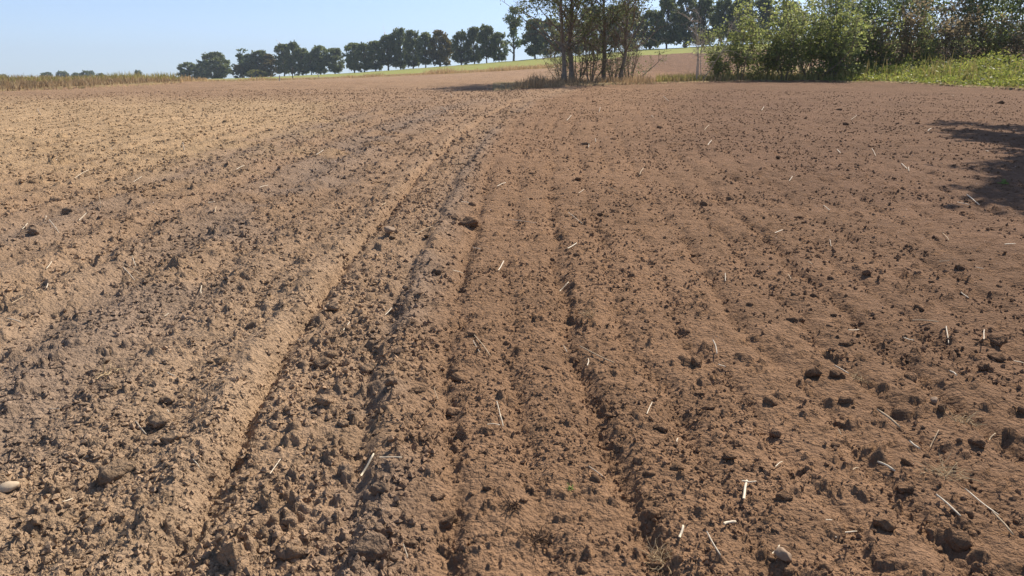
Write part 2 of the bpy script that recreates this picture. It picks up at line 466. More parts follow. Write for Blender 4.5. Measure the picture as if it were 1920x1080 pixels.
named = [
 (690, 1058, 66, 'largest soil clod, at the bottom edge on the ridge of the tyre track'),
 (735, 1052, 28, 'rounded soil clod touching the right side of the largest clod'),
 (540, 972, 32, 'pointed upright soil clod in the tyre track near the bottom'),
 (548, 1030, 42, 'broad rounded soil clod below the pointed clod in the tyre track'),
 (690, 685, 38, 'angular grey brown soil clod standing in the middle of the tyre track'),
 (608, 752, 38, 'flat angular soil clod left of centre in the tyre track'),
 (645, 790, 26, 'round soil clod just below a pair of clods in the tyre track'),
 (712, 930, 32, 'blocky soil clod on the tyre track ridge below two straws'),
 (315, 745, 28, 'rounded soil clod on the left shoulder of the smooth berm'),
 (300, 790, 42, 'wide lumpy soil clod left of the smooth berm'),
 (325, 826, 34, 'low soil clod at the left foot of the smooth berm'),
 (215, 888, 62, 'wide cracked soil slab left of the berm near the bottom'),
 (175, 690, 30, 'soil clod beside a small bundle of old straw on the left'),
 (195, 672, 24, 'twin soil clods above the bundle of old straw on the left'),
 (65, 442, 22, 'dark pyramid shaped soil clod near the left edge'),
 (105, 378, 22, 'dark rounded soil clod in the upper left by straw bits'),
 (132, 401, 26, 'long dark soil clod in the upper left below the sandy patch'),
 (880, 425, 34, 'dark broken soil clod right of the tyre track ridge'),
 (820, 517, 22, 'round dark soil clod on the inner side of the track ridge'),
 (625, 580, 28, 'wedge shaped soil clod on the far half of the tyre track'),
 (600, 680, 40, 'broad pale soil clod at the left side of the tyre track'),
 (737, 738, 26, 'soil clod with a short straw leaning on its right'),
 (860, 710, 30, 'soil clod on the fine tilth right of the track ridge'),
 (850, 765, 28, 'dark soil clod below another on the tilth right of the track'),
 (1305, 685, 26, 'rounded dark soil clod near the right middle by a white straw'),
 (1240, 800, 24, 'dark soil clod alone on the fine tilth below centre'),
 (1268, 878, 24, 'dark squat soil clod on the tilth, lower right of centre'),
 (1365, 860, 30, 'dark wide soil clod above the crossed pale straws'),
 (1085, 338, 16, 'small black soil clod on pale tilth in the upper centre'),
 (1320, 383, 15, 'small round dark soil clod in the upper right of centre'),
 (1585, 232, 13, 'small dark clod standing far up the right side'),
 (1460, 295, 12, 'small dark clod under the far right tilth, left of the shade'),
 (1625, 520, 20, 'round grey soil clod in the right middle distance'),
 (1722, 582, 22, 'oval grey soil clod on the right, below the round grey one'),
 (1870, 648, 42, 'long double soil clod near the right edge'),
 (1525, 700, 34, 'dark wide soil clod on the right, left one of a pair'),
 (1570, 702, 30, 'dark wide soil clod on the right, right one of a pair'),
 (1452, 806, 22, 'dark cube like soil clod on the right half'),
 (1847, 690, 24, 'grey soil clod near the right edge below the double clod'),
 (1830, 836, 32, 'dark hollowed soil clod near the right edge'),
 (1700, 870, 22, 'round soil clod below a pale straw on the right'),
 (1700, 912, 36, 'broken soil clod low on the right beside smaller lumps'),
 (1795, 1010, 44, 'dark cloven soil clod near the bottom right corner'),
 (1660, 985, 40, 'dark soil lump above the bottom edge on the right'),
 (1805, 965, 26, 'soil clod under the end of a long straw at lower right'),
 (1470, 932, 28, 'greyish rounded clod low on the right of centre'),
 (1225, 960, 32, 'dark split soil clod near the bottom right of centre'),
 (1230, 1040, 34, 'dark soil clod under a tuft of dry grass at the bottom'),
 (900, 1022, 22, 'grey brown clod near the bottom centre'),
 (1150, 690, 14, 'small dark round clod on the central tilth'),
 (1125, 404, 12, 'tiny black clod between two cultivator lines'),
]
named_straw = [
 (940, 500, 19, 58, 0, 'bright white straw piece lying upright in the picture centre', .013),
 (859, 508, 22, 18, 0, 'short pale straw left of the bright white one', .010),
 (980, 421, 52, -5, 0, 'long thin pale straw across a cultivator line above centre', .008),
 (1079, 413, 32, -36, 0, 'pale slanting straw in the upper centre', .008),
 (1073, 467, 20, 25, 0, 'broken white straw pair in the upper centre', .012),
 (1341, 658, 26, -70, 0, 'white upright straw on the right of centre', .011),
 (1353, 687, 15, -30, 0, 'short white straw just below a longer upright one', .010),
 (1103, 680, 11, 85, 0, 'stubby white straw below the long bent brown stalk', .010),
 (1118, 670, 72, -28, 1, 'long bent brown stalk in the middle foreground', .010),
 (905, 652, 48, -52, 1, 'brown stalk slanting on the tilth right of the track', .009),
 (893, 655, 26, -62, 0, 'thin pale straw beside a brown slanting stalk', .007),
 (515, 874, 34, 56, 0, 'thin pale straw upright in the tyre track', .007),
 (690, 880, 38, 40, 0, 'thick cream straw on the tyre track ridge', .012),
 (734, 888, 42, 0, 0, 'pale straw lying level right of the thick cream one', .008),
 (936, 772, 36, -78, 0, 'curved white straw in the cultivator line below centre', .007),
 (1396, 921, 34, 78, 0, 'thick cream straw standing out at lower right', .015),
 (1404, 908, 28, -4, 0, 'pale straw crossing the top of a thick cream one', .010),
 (1366, 982, 24, 25, 0, 'broad white straw scrap near the bottom', .014),
 (1278, 1006, 20, 72, 0, 'stubby cream straw near the bottom right of centre', .013),
 (1336, 1030, 52, -60, 0, 'thin pale straw slanting at the bottom edge', .007),
 (1662, 873, 38, -35, 0, 'bright straw slanting among clods at lower right', .012),
 (1666, 786, 54, -35, 1, 'thick brown stalk in a hollow on the right', .014),
 (1840, 942, 78, -35, 0, 'longest pale straw at the lower right', .008),
 (1778, 958, 66, -46, 0, 'long pale straw pointing at a dark clod, lower right', .009),
 (1880, 985, 60, -50, 1, 'brown stalk near the bottom right corner', .009),
 (1712, 845, 26, -38, 0, 'short white straw right of the thick brown stalk', .010),
 (1787, 706, 16, -38, 0, 'small white straw on the right near a hollow clod', .010),
 (1578, 694, 30, -25, 0, 'pale straw above the dark pair of clods', .008),
 (1600, 625, 26, 28, 0, 'white straw on the right, rising to the right', .008),
 (1825, 378, 30, -33, 0, 'pale straw at the edge of the shade on the right', .014),
 (1805, 386, 24, -20, 0, 'thin straw just left of the shade on the right', .010),
 (1735, 605, 50, -14, 1, 'long dull stalk lying level on the right', .010),
 (1776, 632, 28, -80, 0, 'upright pale straw near the long double clod', .009),
 (1550, 392, 18, -55, 0, 'short pale straw on the right slope above centre', .011),
 (1704, 318, 9, 88, 0, 'tiny white straw standing left of the shade', .013),
 (1330, 268, 10, 50, 0, 'tiny white straw far up the centre right', .016),
 (1104, 272, 8, 82, 0, 'tiny white straw far up the centre', .014),
 (851, 310, 36, 12, 1, 'thin stalk lying across the far tyre track', .011),
 (940, 352, 18, 25, 0, 'short white straw above the dark broken clod', .012),
 (795, 438, 36, 18, 1, 'brown stalk right of the grey stone in the track', .010),
 (292, 403, 34, -18, 1, 'bent dull stalk in the left middle distance', .012),
 (187, 375, 34, -80, 1, 'thin upright stalk on the left', .010),
 (86, 408, 12, 84, 0, 'short white straw beside dark clods on the left', .012),
 (156, 408, 20, 42, 0, 'white straw slanting on the left below the sandy patch', .011),
 (103, 431, 24, -45, 0, 'pale straw above the dark pyramid clod', .010),
 (38, 568, 84, 24, 1, 'long thin stalk at the left edge', .009),
 (250, 512, 40, -25, 1, 'pale stalk of the small straw heap on the left', .010),
 (243, 518, 30, -42, 0, 'lower pale straw of the small heap on the left', .009),
 (252, 498, 16, -65, 0, 'short upright straw of the small heap on the left', .009),
 (94, 504, 14, 40, 0, 'small white straw at left middle', .010),
 (152, 325, 30, 28, 0, 'pale straw at the lower rim of the sandy patch', .012),
 (258, 338, 18, 25, 0, 'white straw right of the sandy patch rim', .012),
 (398, 388, 12, 5, 0, 'tiny bright straw left of the grey clod band', .013),
 (377, 545, 14, 88, 0, 'short upright straw left of the berm', .010),
 (650, 612, 18, 48, 0, 'pale straw inside the far half of the tyre track', .008),
 (729, 585, 16, 40, 0, 'small pale straw in the middle of the track', .008),
 (610, 572, 20, 55, 0, 'slanting pale straw next to a wedge shaped clod', .008),
]
anchors = [(q[0], q[1], q[5]) for q in named_straw]; used_lb = set()
def near_label(what, px, py):
    """words that place a thing by the described thing nearest to it"""
    for d2, ax, ay, al in sorted(((a[0] - px) ** 2 + 4 * (a[1] - py) ** 2, a[0], a[1], a[2]) for a in anchors)[:40]:
        if d2 > (120 + .36 * py) ** 2: return None
        v = 'above' if py < ay - 6 - .01 * ay else ('below' if py > ay + 6 + .01 * ay else ''); h_ = 'left' if px < ax - 10 - .012 * ay else ('right' if px > ax + 10 + .012 * ay else '')
        if not (v or h_): continue
        pos = {('above', ''): 'just above', ('below', ''): 'just below', ('', 'left'): 'just left of', ('', 'right'): 'just right of', ('above', 'left'): 'up left of', ('above', 'right'): 'up right of',
               ('below', 'left'): 'down left of', ('below', 'right'): 'down right of'}[(v, h_)]
        lb = what + ' ' + pos + ' the ' + al
        if len(lb.split()) <= 16 and lb not in used_lb:
            used_lb.add(lb); return lb
    return None
placed = []
for px, py, w, lb in named: anchors.append((px, py, lb))
for i, (px, py, w, lb) in enumerate(named):
    put_lump('soil_clod', (CLOD_HI if w > 20 else CLOD_LO)[i % 7], px, py, w, lb, 'soil clod', 'clods of earth on the field', .95, .30)
    placed.append((px, py))
put_lump('field_stone', STONE_PALE, 20, 928, 32, 'smooth pale oval stone near the left edge of the foreground', 'stone', 'stones on the field', .8, .6)
put_lump('field_stone', STONE[0], 731, 446, 27, 'rounded grey stone with a dark shadow in the far tyre track', 'stone', 'stones on the field', 1.1, .5)
put_lump('field_stone', STONE[1], 1470, 1045, 32, 'grey brown stone standing at the bottom right of centre', 'stone', 'stones on the field', 1.1, .5)
put_lump('field_stone', STONE[2], 1752, 752, 18, 'reddish rounded stone on the right side by straw', 'stone', 'stones on the field', 1, .5)

n_extra = 245
cnt = 0
while cnt < n_extra:
    px = rng.uniform(-20, 1940); py = 190 + 890 * rng.uniform() ** 1.15
    x, y = hit(px, py)
    u = float(lat(np.array([x]), np.array([y]))[0])
    dens = .55 + .45 * (u > 1.0) if (u < -.45 or u > .75) else 1.0
    if -.25 < u < -.02: dens = .12
    if rng.uniform() > dens: continue
    if min((px - a) ** 2 + (py - b) ** 2 for a, b in placed) < (10 + .02 * py) ** 2: continue
    placed.append((px, py))
    w = (4.5 + .014 * py) * math.exp(rng.normal(.05, .38))
    big = abs(u - .3) < .42
    if big: w *= 1.15
    where = 'left of the tyre track' if u < -.4 else ('in the tyre track' if u < .75 else 'right of the tyre track')
    dist = 'close to the camera' if y < 4.5 else ('in the middle of the field' if y < 10 else 'far up the field')
    put_lump('soil_clod', (CLOD_HI if w > 22 else CLOD_LO)[cnt % 7], px, py, w,
             near_label('loose soil clod', px, py) or 'loose soil clod ' + where + ', ' + dist, 'soil clod', 'clods of earth on the field', rng.uniform(.8, 1.05), .04)
    cnt += 1

OV = np.array([[1, 0, 0], [0, 1, 0], [-1, 0, 0], [0, -1, 0], [0, 0, 1], [0, 0, -1.]])
OF = np.array([[0, 1, 4], [1, 2, 4], [2, 3, 4], [3, 0, 4], [1, 0, 5], [2, 1, 5], [3, 2, 5], [0, 3, 5]])
def crumbs(n, seed):
    r = np.random.default_rng(seed)
    k = n * 3
    d = np.exp(r.uniform(math.log(1.8), math.log(34), k)); th = np.radians(np.where(r.uniform(size=k) < .82, r.uniform(-38, 38, k), r.choice([-1, 1], k) * r.uniform(38, 60, k)))
    
    x = d * np.sin(th); y = d * np.cos(th)
    u = lat(x, y)
    ph = (u - .95) / (1 + .03 * np.clip(y, 0, 14)) / .31
    dens = .30 + .10 * (u < .8) + .36 * np.exp(-((u - .32) / .36) ** 2) * sstep(20, 6, y) + .2 * (u < -.3) + .5 * vn(x * 1.3, y * 1.3, 900) + .5 * vn(x * 5, y * 5, 901)
    dens = dens + .16 * sstep(8, 16, y) + np.where(u > .8, .35 * np.exp(-((ph - np.round(ph)) / .2) ** 2), 0)
    dens = np.where((u > -.2) & (u < -.04), dens * .9, dens)
    keep = (r.uniform(size=k) < dens) & (zone(x, y) == 0)
    x, y, d = x[keep][:n], y[keep][:n], d[keep][:n]
    n = len(x)
    s = np.minimum(.0024 * (d + 1.0) ** .66 * np.exp(r.normal(-.08, .68, n)) + .0014, .011 + .0018 * d)
    uu = lat(x, y)
    s = np.minimum(s, .032) * np.where(uu > .85, .78, np.where(uu > .05, 1.0 + .3 * np.exp(-(d / 6) ** 2), 1.0 + .1 * np.exp(-(d / 6) ** 2)))
    z = ground_z(x, y)
    ang = r.uniform(0, 6.28, n); ca, sa = np.cos(ang), np.sin(ang)
    B = OV[None] * (1 + r.uniform(-.35, .35, (n, 6, 1))) + r.normal(0, .16, (n, 6, 3))
    B[:, :4, 2] += r.uniform(-.1, .35, (n, 4))
    px = B[..., 0] * s[:, None]; py = B[..., 1] * (s * r.uniform(.7, 1, n))[:, None]; pz = B[..., 2] * (s * r.uniform(.6, .95, n))[:, None]
    V = np.stack([px * ca[:, None] - py * sa[:, None] + x[:, None], px * sa[:, None] + py * ca[:, None] + y[:, None], pz + (z + s * .15)[:, None]], -1)
    f = OF[None] + (np.arange(n) * 6)[:, None, None]
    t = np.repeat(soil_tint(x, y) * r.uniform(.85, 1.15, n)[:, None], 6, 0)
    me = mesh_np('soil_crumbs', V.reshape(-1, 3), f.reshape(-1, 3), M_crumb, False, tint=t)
    o = link('soil_crumbs', me); tag(o, 'countless small crumbs of brown soil strewn over the tilled field', 'soil crumbs', None, 'stuff')
crumbs(80000, 21)

# ------------------------------------------------------------------ tubes and leaves
def tube(acc, pts, rad, sides=6, cap=True):
    pts = np.asarray(pts, float); k = len(pts)
    t = np.gradient(pts, axis=0); t /= np.linalg.norm(t, axis=1)[:, None] + 1e-9
    ref = np.array([0, 0, 1.]) if abs(t[0][2]) < .9 else np.array([1., 0, 0])
    a = np.cross(t, ref); a /= np.linalg.norm(a, axis=1)[:, None] + 1e-9
    b = np.cross(t, a)
    ang = np.arange(sides) * 2 * math.pi / sides
    ring = pts[:, None] + (a[:, None] * np.cos(ang)[None, :, None] + b[:, None] * np.sin(ang)[None, :, None]) * np.asarray(rad)[:, None, None]
    off = acc['n']
    acc['v'].append(ring.reshape(-1, 3))
    i = np.arange(k - 1)[:, None] * sides; j = np.arange(sides)[None]
    jn = (j + 1) % sides
    f = np.stack([i + j, i + jn, i + sides + jn, i + sides + j], -1).reshape(-1, 4) + off
    acc['f'].append(f); acc['n'] += k * sides
    if cap and sides % 2 == 0:
        for base in (0, (k - 1) * sides):
            for m in range(sides // 2 - 1):
                acc['f'].append(np.array([[off + base, off + base + m * 2 + 1, off + base + m * 2 + 2, off + base + (m * 2 + 3) % sides]]))

def A(): return {'v': [], 'f': [], 'n': 0}
def acc_mesh(name, acc, mat, smooth=True):
    return mesh_np(name, np.concatenate(acc['v']), np.concatenate(acc['f']), mat, smooth)

def leaves_mesh(name, pts, size, mat, r, up=.3, aspect=.62, out=None):
    """one small four-cornered leaf per point, pointed at its tip"""
    n = len(pts)
    d = r.normal(size=(n, 3)); d[:, 2] = d[:, 2] * .7 - up * .3
    d /= np.linalg.norm(d, axis=1)[:, None]
    e = np.cross(d, r.normal(size=(n, 3))); e /= np.linalg.norm(e, axis=1)[:, None] + 1e-9
    s = size * np.exp(r.normal(0, .28, n))[:, None]
    w = s * aspect
    v = np.stack([pts, pts + d * s * .5 + e * w * .5, pts + d * s, pts + d * s * .45 - e * w * .5], 1)
    f = np.arange(n * 4).reshape(n, 4)
    return mesh_np(name, v.reshape(-1, 3), f, mat, False, rnd=r.uniform(size=n))

def branch(p, d, L, r0, r, seg=5, wig=.18, droop=0., taper=.3):
    pts = [np.array(p, float)]; d = np.array(d, float); d /= np.linalg.norm(d)
    for k in range(seg):
        d = d + r.normal(size=3) * wig + np.array([0, 0, -droop]); d /= np.linalg.norm(d)
        pts.append(pts[-1] + d * L / seg)
    return np.array(pts), np.linspace(r0, r0 * taper, seg + 1)

def along(pts, t):
    k = t * (len(pts) - 1); i = min(int(k), len(pts) - 2)
    return pts[i] + (pts[i + 1] - pts[i]) * (k - i)

def unit(az, el):
    return np.array([math.cos(az) * math.cos(el), math.sin(az) * math.cos(el), math.sin(el)])

def alder(seed, H=11., r0=.16, lean=(0, 0), crown0=3.2, nleaf=7000, mat_leaf=None, limb0=.16, spread=1.0, leaf=.10):
    r = np.random.default_rng(seed)
    tr = A(); br = A(); tips = []
    k = 12
    zz = np.linspace(0, H, k)
    wx = np.cumsum(r.normal(0, .045, k)); wy = np.cumsum(r.normal(0, .045, k)); wx -= wx[0]; wy -= wy[0]
    tp = np.stack([wx + lean[0] * zz / H, wy + lean[1] * zz / H, zz], 1); tp[0, 2] = -.2
    rad = r0 * (1 - zz / H * .88); rad[0] *= 1.35
    tube(tr, tp, rad, 8)
    for i in range(34):
        t = limb0 + (1 - limb0) * (i + r.uniform(0, .9)) / 34
        p = along(tp, min(t, .985)); z = p[2]
        L = spread * (2.7 * (1 - t) ** .7 + .5) * r.uniform(.6, 1.2) * (1 if z > crown0 * .8 else .75)
        az = r.uniform(0, 6.28); el = r.uniform(.15, .8)
        bp, brd = branch(p, unit(az, el), L, .012 + .035 * (1 - t), r, 6, .12, -.03)
        tube(br, bp, brd, 5)
        for j in range(5):
            q = along(bp, r.uniform(.25, .98))
            sp_, srd = branch(q, unit(az + r.normal(0, .9), el + r.normal(0, .5)), L * r.uniform(.25, .5), .010, r, 4, .2)
            tube(br, sp_, srd, 4)
            if z > crown0 or r.uniform() < .22:
                for m in range(6): tips.append((along(sp_, r.uniform(.2, 1)), .28))
            for m in range(2):
                q2 = along(sp_, r.uniform(.3, 1)); tw, trd = branch(q2, unit(r.uniform(0, 6.28), r.normal(.3, .5)), L * .16, .006, r, 3, .2)
                tube(br, tw, trd, 3, False)
    tips_p = np.array([t[0] for t in tips]); tips_s = np.array([t[1] for t in tips])
    idx = r.integers(0, len(tips_p), nleaf)
    pts = tips_p[idx] + r.normal(size=(nleaf, 3)) * tips_s[idx][:, None] * .6
    return acc_mesh('trunk', tr, M_bark), acc_mesh('branches', br, M_twig), leaves_mesh('crown', pts, leaf, mat_leaf, r)

def shrub(seed, H=4.5, W=2.2, stems=7, nleaf=6000, leaf=.10, mat_leaf=None, mat_twig=None, low=.15, twigs=5, stem_r=.045, fan=.55, leafy=1.0):
    r = np.random.default_rng(seed)
    st = A(); br = A(); tips = []
    for i in range(stems):
        az = i * 2.4 + r.uniform(-.6, .6); el = math.pi / 2 - abs(r.normal(0, fan)) * .9
        L = H * r.uniform(.65, 1.05)
        bp, brd = branch((math.cos(az) * .12, math.sin(az) * .12, -.1), unit(az, max(el, .45)), L, stem_r * r.uniform(.6, 1.1), r, 8, .09, -.03, .2)
        k = np.hypot(bp[:, 0], bp[:, 1]); bp[:, :2] *= np.minimum(1, W / np.maximum(k, 1e-6))[:, None]
        tube(st, bp, brd, 5)
        for j in range(11):
            t = r.uniform(low, .98); q = along(bp, t)
            az2 = az + r.normal(0, 1.3)
            sp_, srd = branch(q, unit(az2, r.normal(.5, .4)), H * r.uniform(.12, .30), .013, r, 5, .17)
            tube(br, sp_, srd, 4, False)
            for m in range(twigs):
                q2 = along(sp_, r.uniform(.2, 1)); tw, trd = branch(q2, unit(r.uniform(0, 6.28), r.normal(.4, .5)), H * r.uniform(.04, .11), .006, r, 3, .2)
                tube(br, tw, trd, 3, False)
                for g in range(3): tips.append(along(tw, r.uniform(.2, 1)))
    tips = np.array(tips)
    out = [acc_mesh('stems', st, mat_twig or M_twig), acc_mesh('twigs', br, mat_twig or M_twig)]
    if nleaf:
        idx = r.integers(0, len(tips), nleaf)
        pts = tips[idx] + r.normal(size=(nleaf, 3)) * H * .032
        pts = pts[pts[:, 2] > .05]
        out.append(leaves_mesh('crown', pts, leaf, mat_leaf, r))
    return out

def avenue_tree(seed, mat_leaf, H=1.0, W=.6, base=.12, clumps=38, per=70, leaf=.045, gaps=.0, form='round'):
    """unit-height tree: trunk, limbs and clumps of leaves"""
    r = np.random.default_rng(seed)
    tr = A()
    tp = np.stack([np.cumsum(r.normal(0, .006, 8)), np.cumsum(r.normal(0, .006, 8)), np.linspace(-.02, .86, 8)], 1); tp[0, :2] = 0
    tube(tr, tp, np.linspace(.030, .006, 8), 6)
    P = []
    for i in range(clumps):
        while True:
            t = r.uniform(0, 1); z = base + (1 - base) * t
            if form == 'round': w = W * .5 * (math.sin(math.pi * min(.10 + .86 * t, 1)) ** .55)
            elif form == 'oval': w = W * .5 * (math.sin(math.pi * min(.16 + .82 * t, 1)) ** .8)
            else: w = W * .5 * (1 - t * .55) * (.5 + .5 * math.sin(t * 9 + seed))
            a = r.uniform(0, 6.28); q = math.sqrt(r.uniform(.15, 1)) * w
            if r.uniform() > .25 or q > .5 * w: break
        c = np.array([math.cos(a) * q, math.sin(a) * q, min(z, .93) * (1 - .10 * (q / max(W * .5, .01)) ** 2)])
        s = r.uniform(.045, .085)
        bp = np.array([along(tp, min(c[2] * .80, .9)), (along(tp, min(c[2] * .9, .95)) + c) * .5, c])
        tube(tr, bp, [.010, .006, .003], 4, False)
        m = int(per * (s / .065) ** 2)
        g = r.normal(size=(m, 3)); g /= np.linalg.norm(g, axis=1)[:, None]; g *= (r.uniform(size=m) ** .45)[:, None]
        P.append(c + g * s * np.array([1.25, 1.25, .95]))
    P = np.concatenate(P); P = P[P[:, 2] > base * .5]
    return [acc_mesh('trunk', tr, M_bark_far), leaves_mesh('crown', P, leaf, mat_leaf, r, aspect=.8)]

def tree_thing(name, meshes, parts, loc, rz=0., sc_=(1, 1, 1), label=None, cat='tree', group=None):
    e = link(name, None, None, loc, (0, 0, rz), sc_)
    e.empty_display_size = .3
    tag(e, label, cat, group)
    for nm, me in zip(parts, meshes):
        c = link(nm, me, e)
        if nm in ('twigs', 'branches'): c['kind'] = 'stuff'
    return e

def gz(x, y): return float(T(np.array([x]), np.array([y]))[0])

# ------------------------------------------------------------------ far trees on the ridge
LF = [leaf_material('avenue_leaf', (.070, .095, .042), (.15, .17, .07), .45),
      leaf_material('autumn_leaf', (.080, .080, .025), (.150, .115, .040), .35),
      leaf_material('aspen_leaf', (.075, .115, .050), (.150, .185, .080), .3),
      leaf_material('yellow_bush_leaf', (.13, .15, .03), (.26, .23, .05), .3)]
AV = {}
for i in range(6): AV['d%d' % i] = avenue_tree(30 + i, LF[0], 1, .80, .07 + .04 * (i % 3), 95, 62, .048)
for i in range(3): AV['o%d' % i] = avenue_tree(40 + i, LF[1], 1, .78, .08, 95, 62, .048, form='oval')
for i in range(2): AV['a%d' % i] = avenue_tree(50 + i, LF[2], 1, .62, .20, 40, 45, .042, form='open')
for i in range(2): AV['b%d' % i] = avenue_tree(60 + i, LF[0], 1, 1.0, .0, 130, 60, .05)
AV['y'] = avenue_tree(70, LF[3], 1, 2.2, .0, 120, 60, .07)
AV['ob'] = avenue_tree(71, LF[1], 1, 1.0, .02, 50, 60, .07)
ORD = ['first', 'second', 'third', 'fourth', 'fifth', 'sixth', 'seventh', 'eighth', 'ninth', 'tenth', 'eleventh', 'twelfth', 'thirteenth']
KIND = {'d': 'dark green tree', 'o': 'brownish green tree', 'a': 'pale loose crowned tree', 'b': 'low dense dark tree', 'y': 'yellow green rounded bush', 'ob': 'low olive bush'}
clusters = [
 ('in the leftmost clump of the ridge', [(357, 30, 36, 'b0'), (381, 27, 30, 'b1'), (407, 46, 54, 'b0')]),
 ('in the row below the wind turbine', [(453, 24, 26, 'ob'), (457, 52, 38, 'a0'), (474, 40, 30, 'd0'), (484, 14, 38, 'y'), (492, 46, 32, 'd1'), (509, 40, 34, 'o0'), (535, 53, 32, 'd2'), (555, 54, 28, 'd3'), (570, 46, 28, 'd4'), (586, 44, 26, 'd5'), (603, 51, 34, 'd0'), (630, 47, 32, 'd1')]),
 ('in the third clump of the ridge', [(666, 49, 34, 'd2'), (685, 47, 34, 'd3'), (706, 50, 30, 'd4'), (730, 60, 36, 'd5'), (753, 67, 32, 'd0'), (776, 66, 30, 'd1'), (799, 62, 30, 'd2'), (826, 60, 42, 'o1')]),
 ('in the clump left of the alders', [(866, 58, 34, 'd3'), (890, 64, 30, 'd4'), (913, 68, 32, 'd5'), (936, 50, 28, 'd1'), (963, 92, 46, 'a1'), (1003, 66, 46, 'd2'), (1032, 62, 40, 'd3')]),
 ('behind the alder stems', [(1070, 66, 44, 'o2'), (1108, 82, 50, 'd4'), (1150, 82, 48, 'd5'), (1184, 74, 44, 'o0')]),
 ('in the tall group right of the alders', [(1215, 66, 40, 'd0'), (1246, 88, 42, 'd2'), (1281, 84, 42, 'd3'), (1313, 85, 44, 'd4'), (1346, 76, 36, 'd5'), (1379, 82, 46, 'd0'), (1420, 74, 44, 'd1'), (1470, 72, 46, 'd2')]),
]
for where, lst in clusters:
    for i, (px, hp, wp, k) in enumerate(lst):
        Y = float(np.interp(px, _rp, _rd)) + rng.uniform(-3, 5) - (10 if k in ('y', 'ob') else 0)
        x = col_at(px, Y)
        h = hp * Y / F * 1.02 * rng.uniform(.95, 1.07); w = wp * Y / F * 1.12
        kk = ''.join(c for c in k if c.isalpha())
        base_w = {'d': .80, 'o': .78, 'a': .66, 'b': 1.05, 'y': 2.2, 'ob': 1.05}[kk]
        tree_thing('bush' if kk in ('y', 'ob') else 'avenue_tree', AV[k], ['trunk', 'crown'], (x, Y, gz(x, Y) - .1), rng.uniform(0, 6.28), (w / base_w, w / base_w, h),
                   KIND[kk] + ', ' + ORD[i] + ' from the left ' + where, 'bush' if kk in ('y', 'ob') else 'tree', 'trees along the ridge')
for i, (px, top, wp) in enumerate([(8, 139, 28), (52, 145, 30), (92, 135, 30), (121, 133, 30), (147, 136, 24), (169, 132, 34), (192, 137, 24), (262, 131, 16)]):
    Y = 620 + rng.uniform(-30, 30); x = col_at(px, Y); z0 = gz(x, Y)
    zt = CH + Y * math.tan(math.atan((540 - top) / F) - PITCH)
    tree_thing('distant_tree', AV['b%d' % (i % 2)], ['trunk', 'crown'], (x, Y, z0), rng.uniform(0, 6.28), (wp * Y / F, wp * Y / F, zt - z0),
               'small far dark tree, ' + ORD[i] + ' from the left above the tall dry grass', 'tree', 'far trees on the left horizon')

# ------------------------------------------------------------------ wind turbines
M_white = plain_material('turbine_white', (.78, .79, .80), .03, .5, 1, 0, .4)
M_red = plain_material('turbine_red', (.55, .06, .04), .05, .5, 1, 0, .4)
def turbine(px_hub, py_hub, dist, blade, rot0, label, yaw=.3):
    x = col_at(px_hub, dist); hubz = CH + dist * math.tan(math.atan((540 - py_hub) / F) - PITCH)
    z0 = gz(x, dist); hh = hubz - z0
    e = link('wind_turbine', None, None, (x, dist, z0), (0, 0, yaw)); tag(e, label, 'wind turbine', 'wind turbines behind the ridge')
    a = A(); zz = np.linspace(0, hh - 1.5, 8)
    tube(a, np.stack([zz * 0, zz * 0, zz], 1), np.linspace(2.3, 1.3, 8), 12); link('tower', acc_mesh('tower', a, M_white), e)
    a = A(); tube(a, [(0, -3.2, hh), (0, -2, hh), (0, 5, hh), (0, 6.5, hh)], [1.2, 1.9, 1.9, 1.2], 8); link('nacelle', acc_mesh('nacelle', a, M_white), e)
    a = A(); tube(a, [(0, -5.2, hh), (0, -4.6, hh), (0, -3.2, hh)], [.3, 1.2, 1.5], 10); link('hub', acc_mesh('hub', a, M_white), e)
    for k in range(3):
        an = rot0 + k * 2 * math.pi / 3
        def blade_part(t0, t1, nm, mat, parent, grow=1.0):
            ts = np.linspace(t0, t1, 8); chord = np.where(ts < .2, 1.6 + 9 * ts, 3.6 * (1 - ts) / .8 + .5) * .75 * grow
            vs = []
            for t, c in zip(ts, chord):
                L = t * blade
                for (u, v) in ((-.3, 0), (.1, .16), (.7, 0), (.1, -.12)):
                    lx = u * c; ly = v * c * grow
                    vs.append((math.sin(an) * L + math.cos(an) * lx, -3.9 + ly, hh + math.cos(an) * L - math.sin(an) * lx))
            fs = [[i * 4 + j, i * 4 + (j + 1) % 4, i * 4 + 4 + (j + 1) % 4, i * 4 + 4 + j] for i in range(7) for j in range(4)] + [[0, 1, 2, 3], [28, 29, 30, 31]]
            return link(nm, mesh_np(nm, vs, fs, mat, True), parent)
        b = blade_part(.02, 1, 'blade', M_white, e)
        blade_part(.62, .70, 'red_stripe', M_red, b, 1.12); blade_part(.88, .97, 'red_stripe', M_red, b, 1.2)
turbine(544.5, 92.5, 2300, 42, math.radians(-50), 'white wind turbine with red striped blades rising behind the ridge trees')
turbine(730, 88, 2300, 62, math.radians(-18), 'wind turbine of which one blade tip shows above the third clump', .9)
turbine(657, 124, 4200, 40, math.radians(35), 'tiny far wind turbine in the gap between two tree clumps')

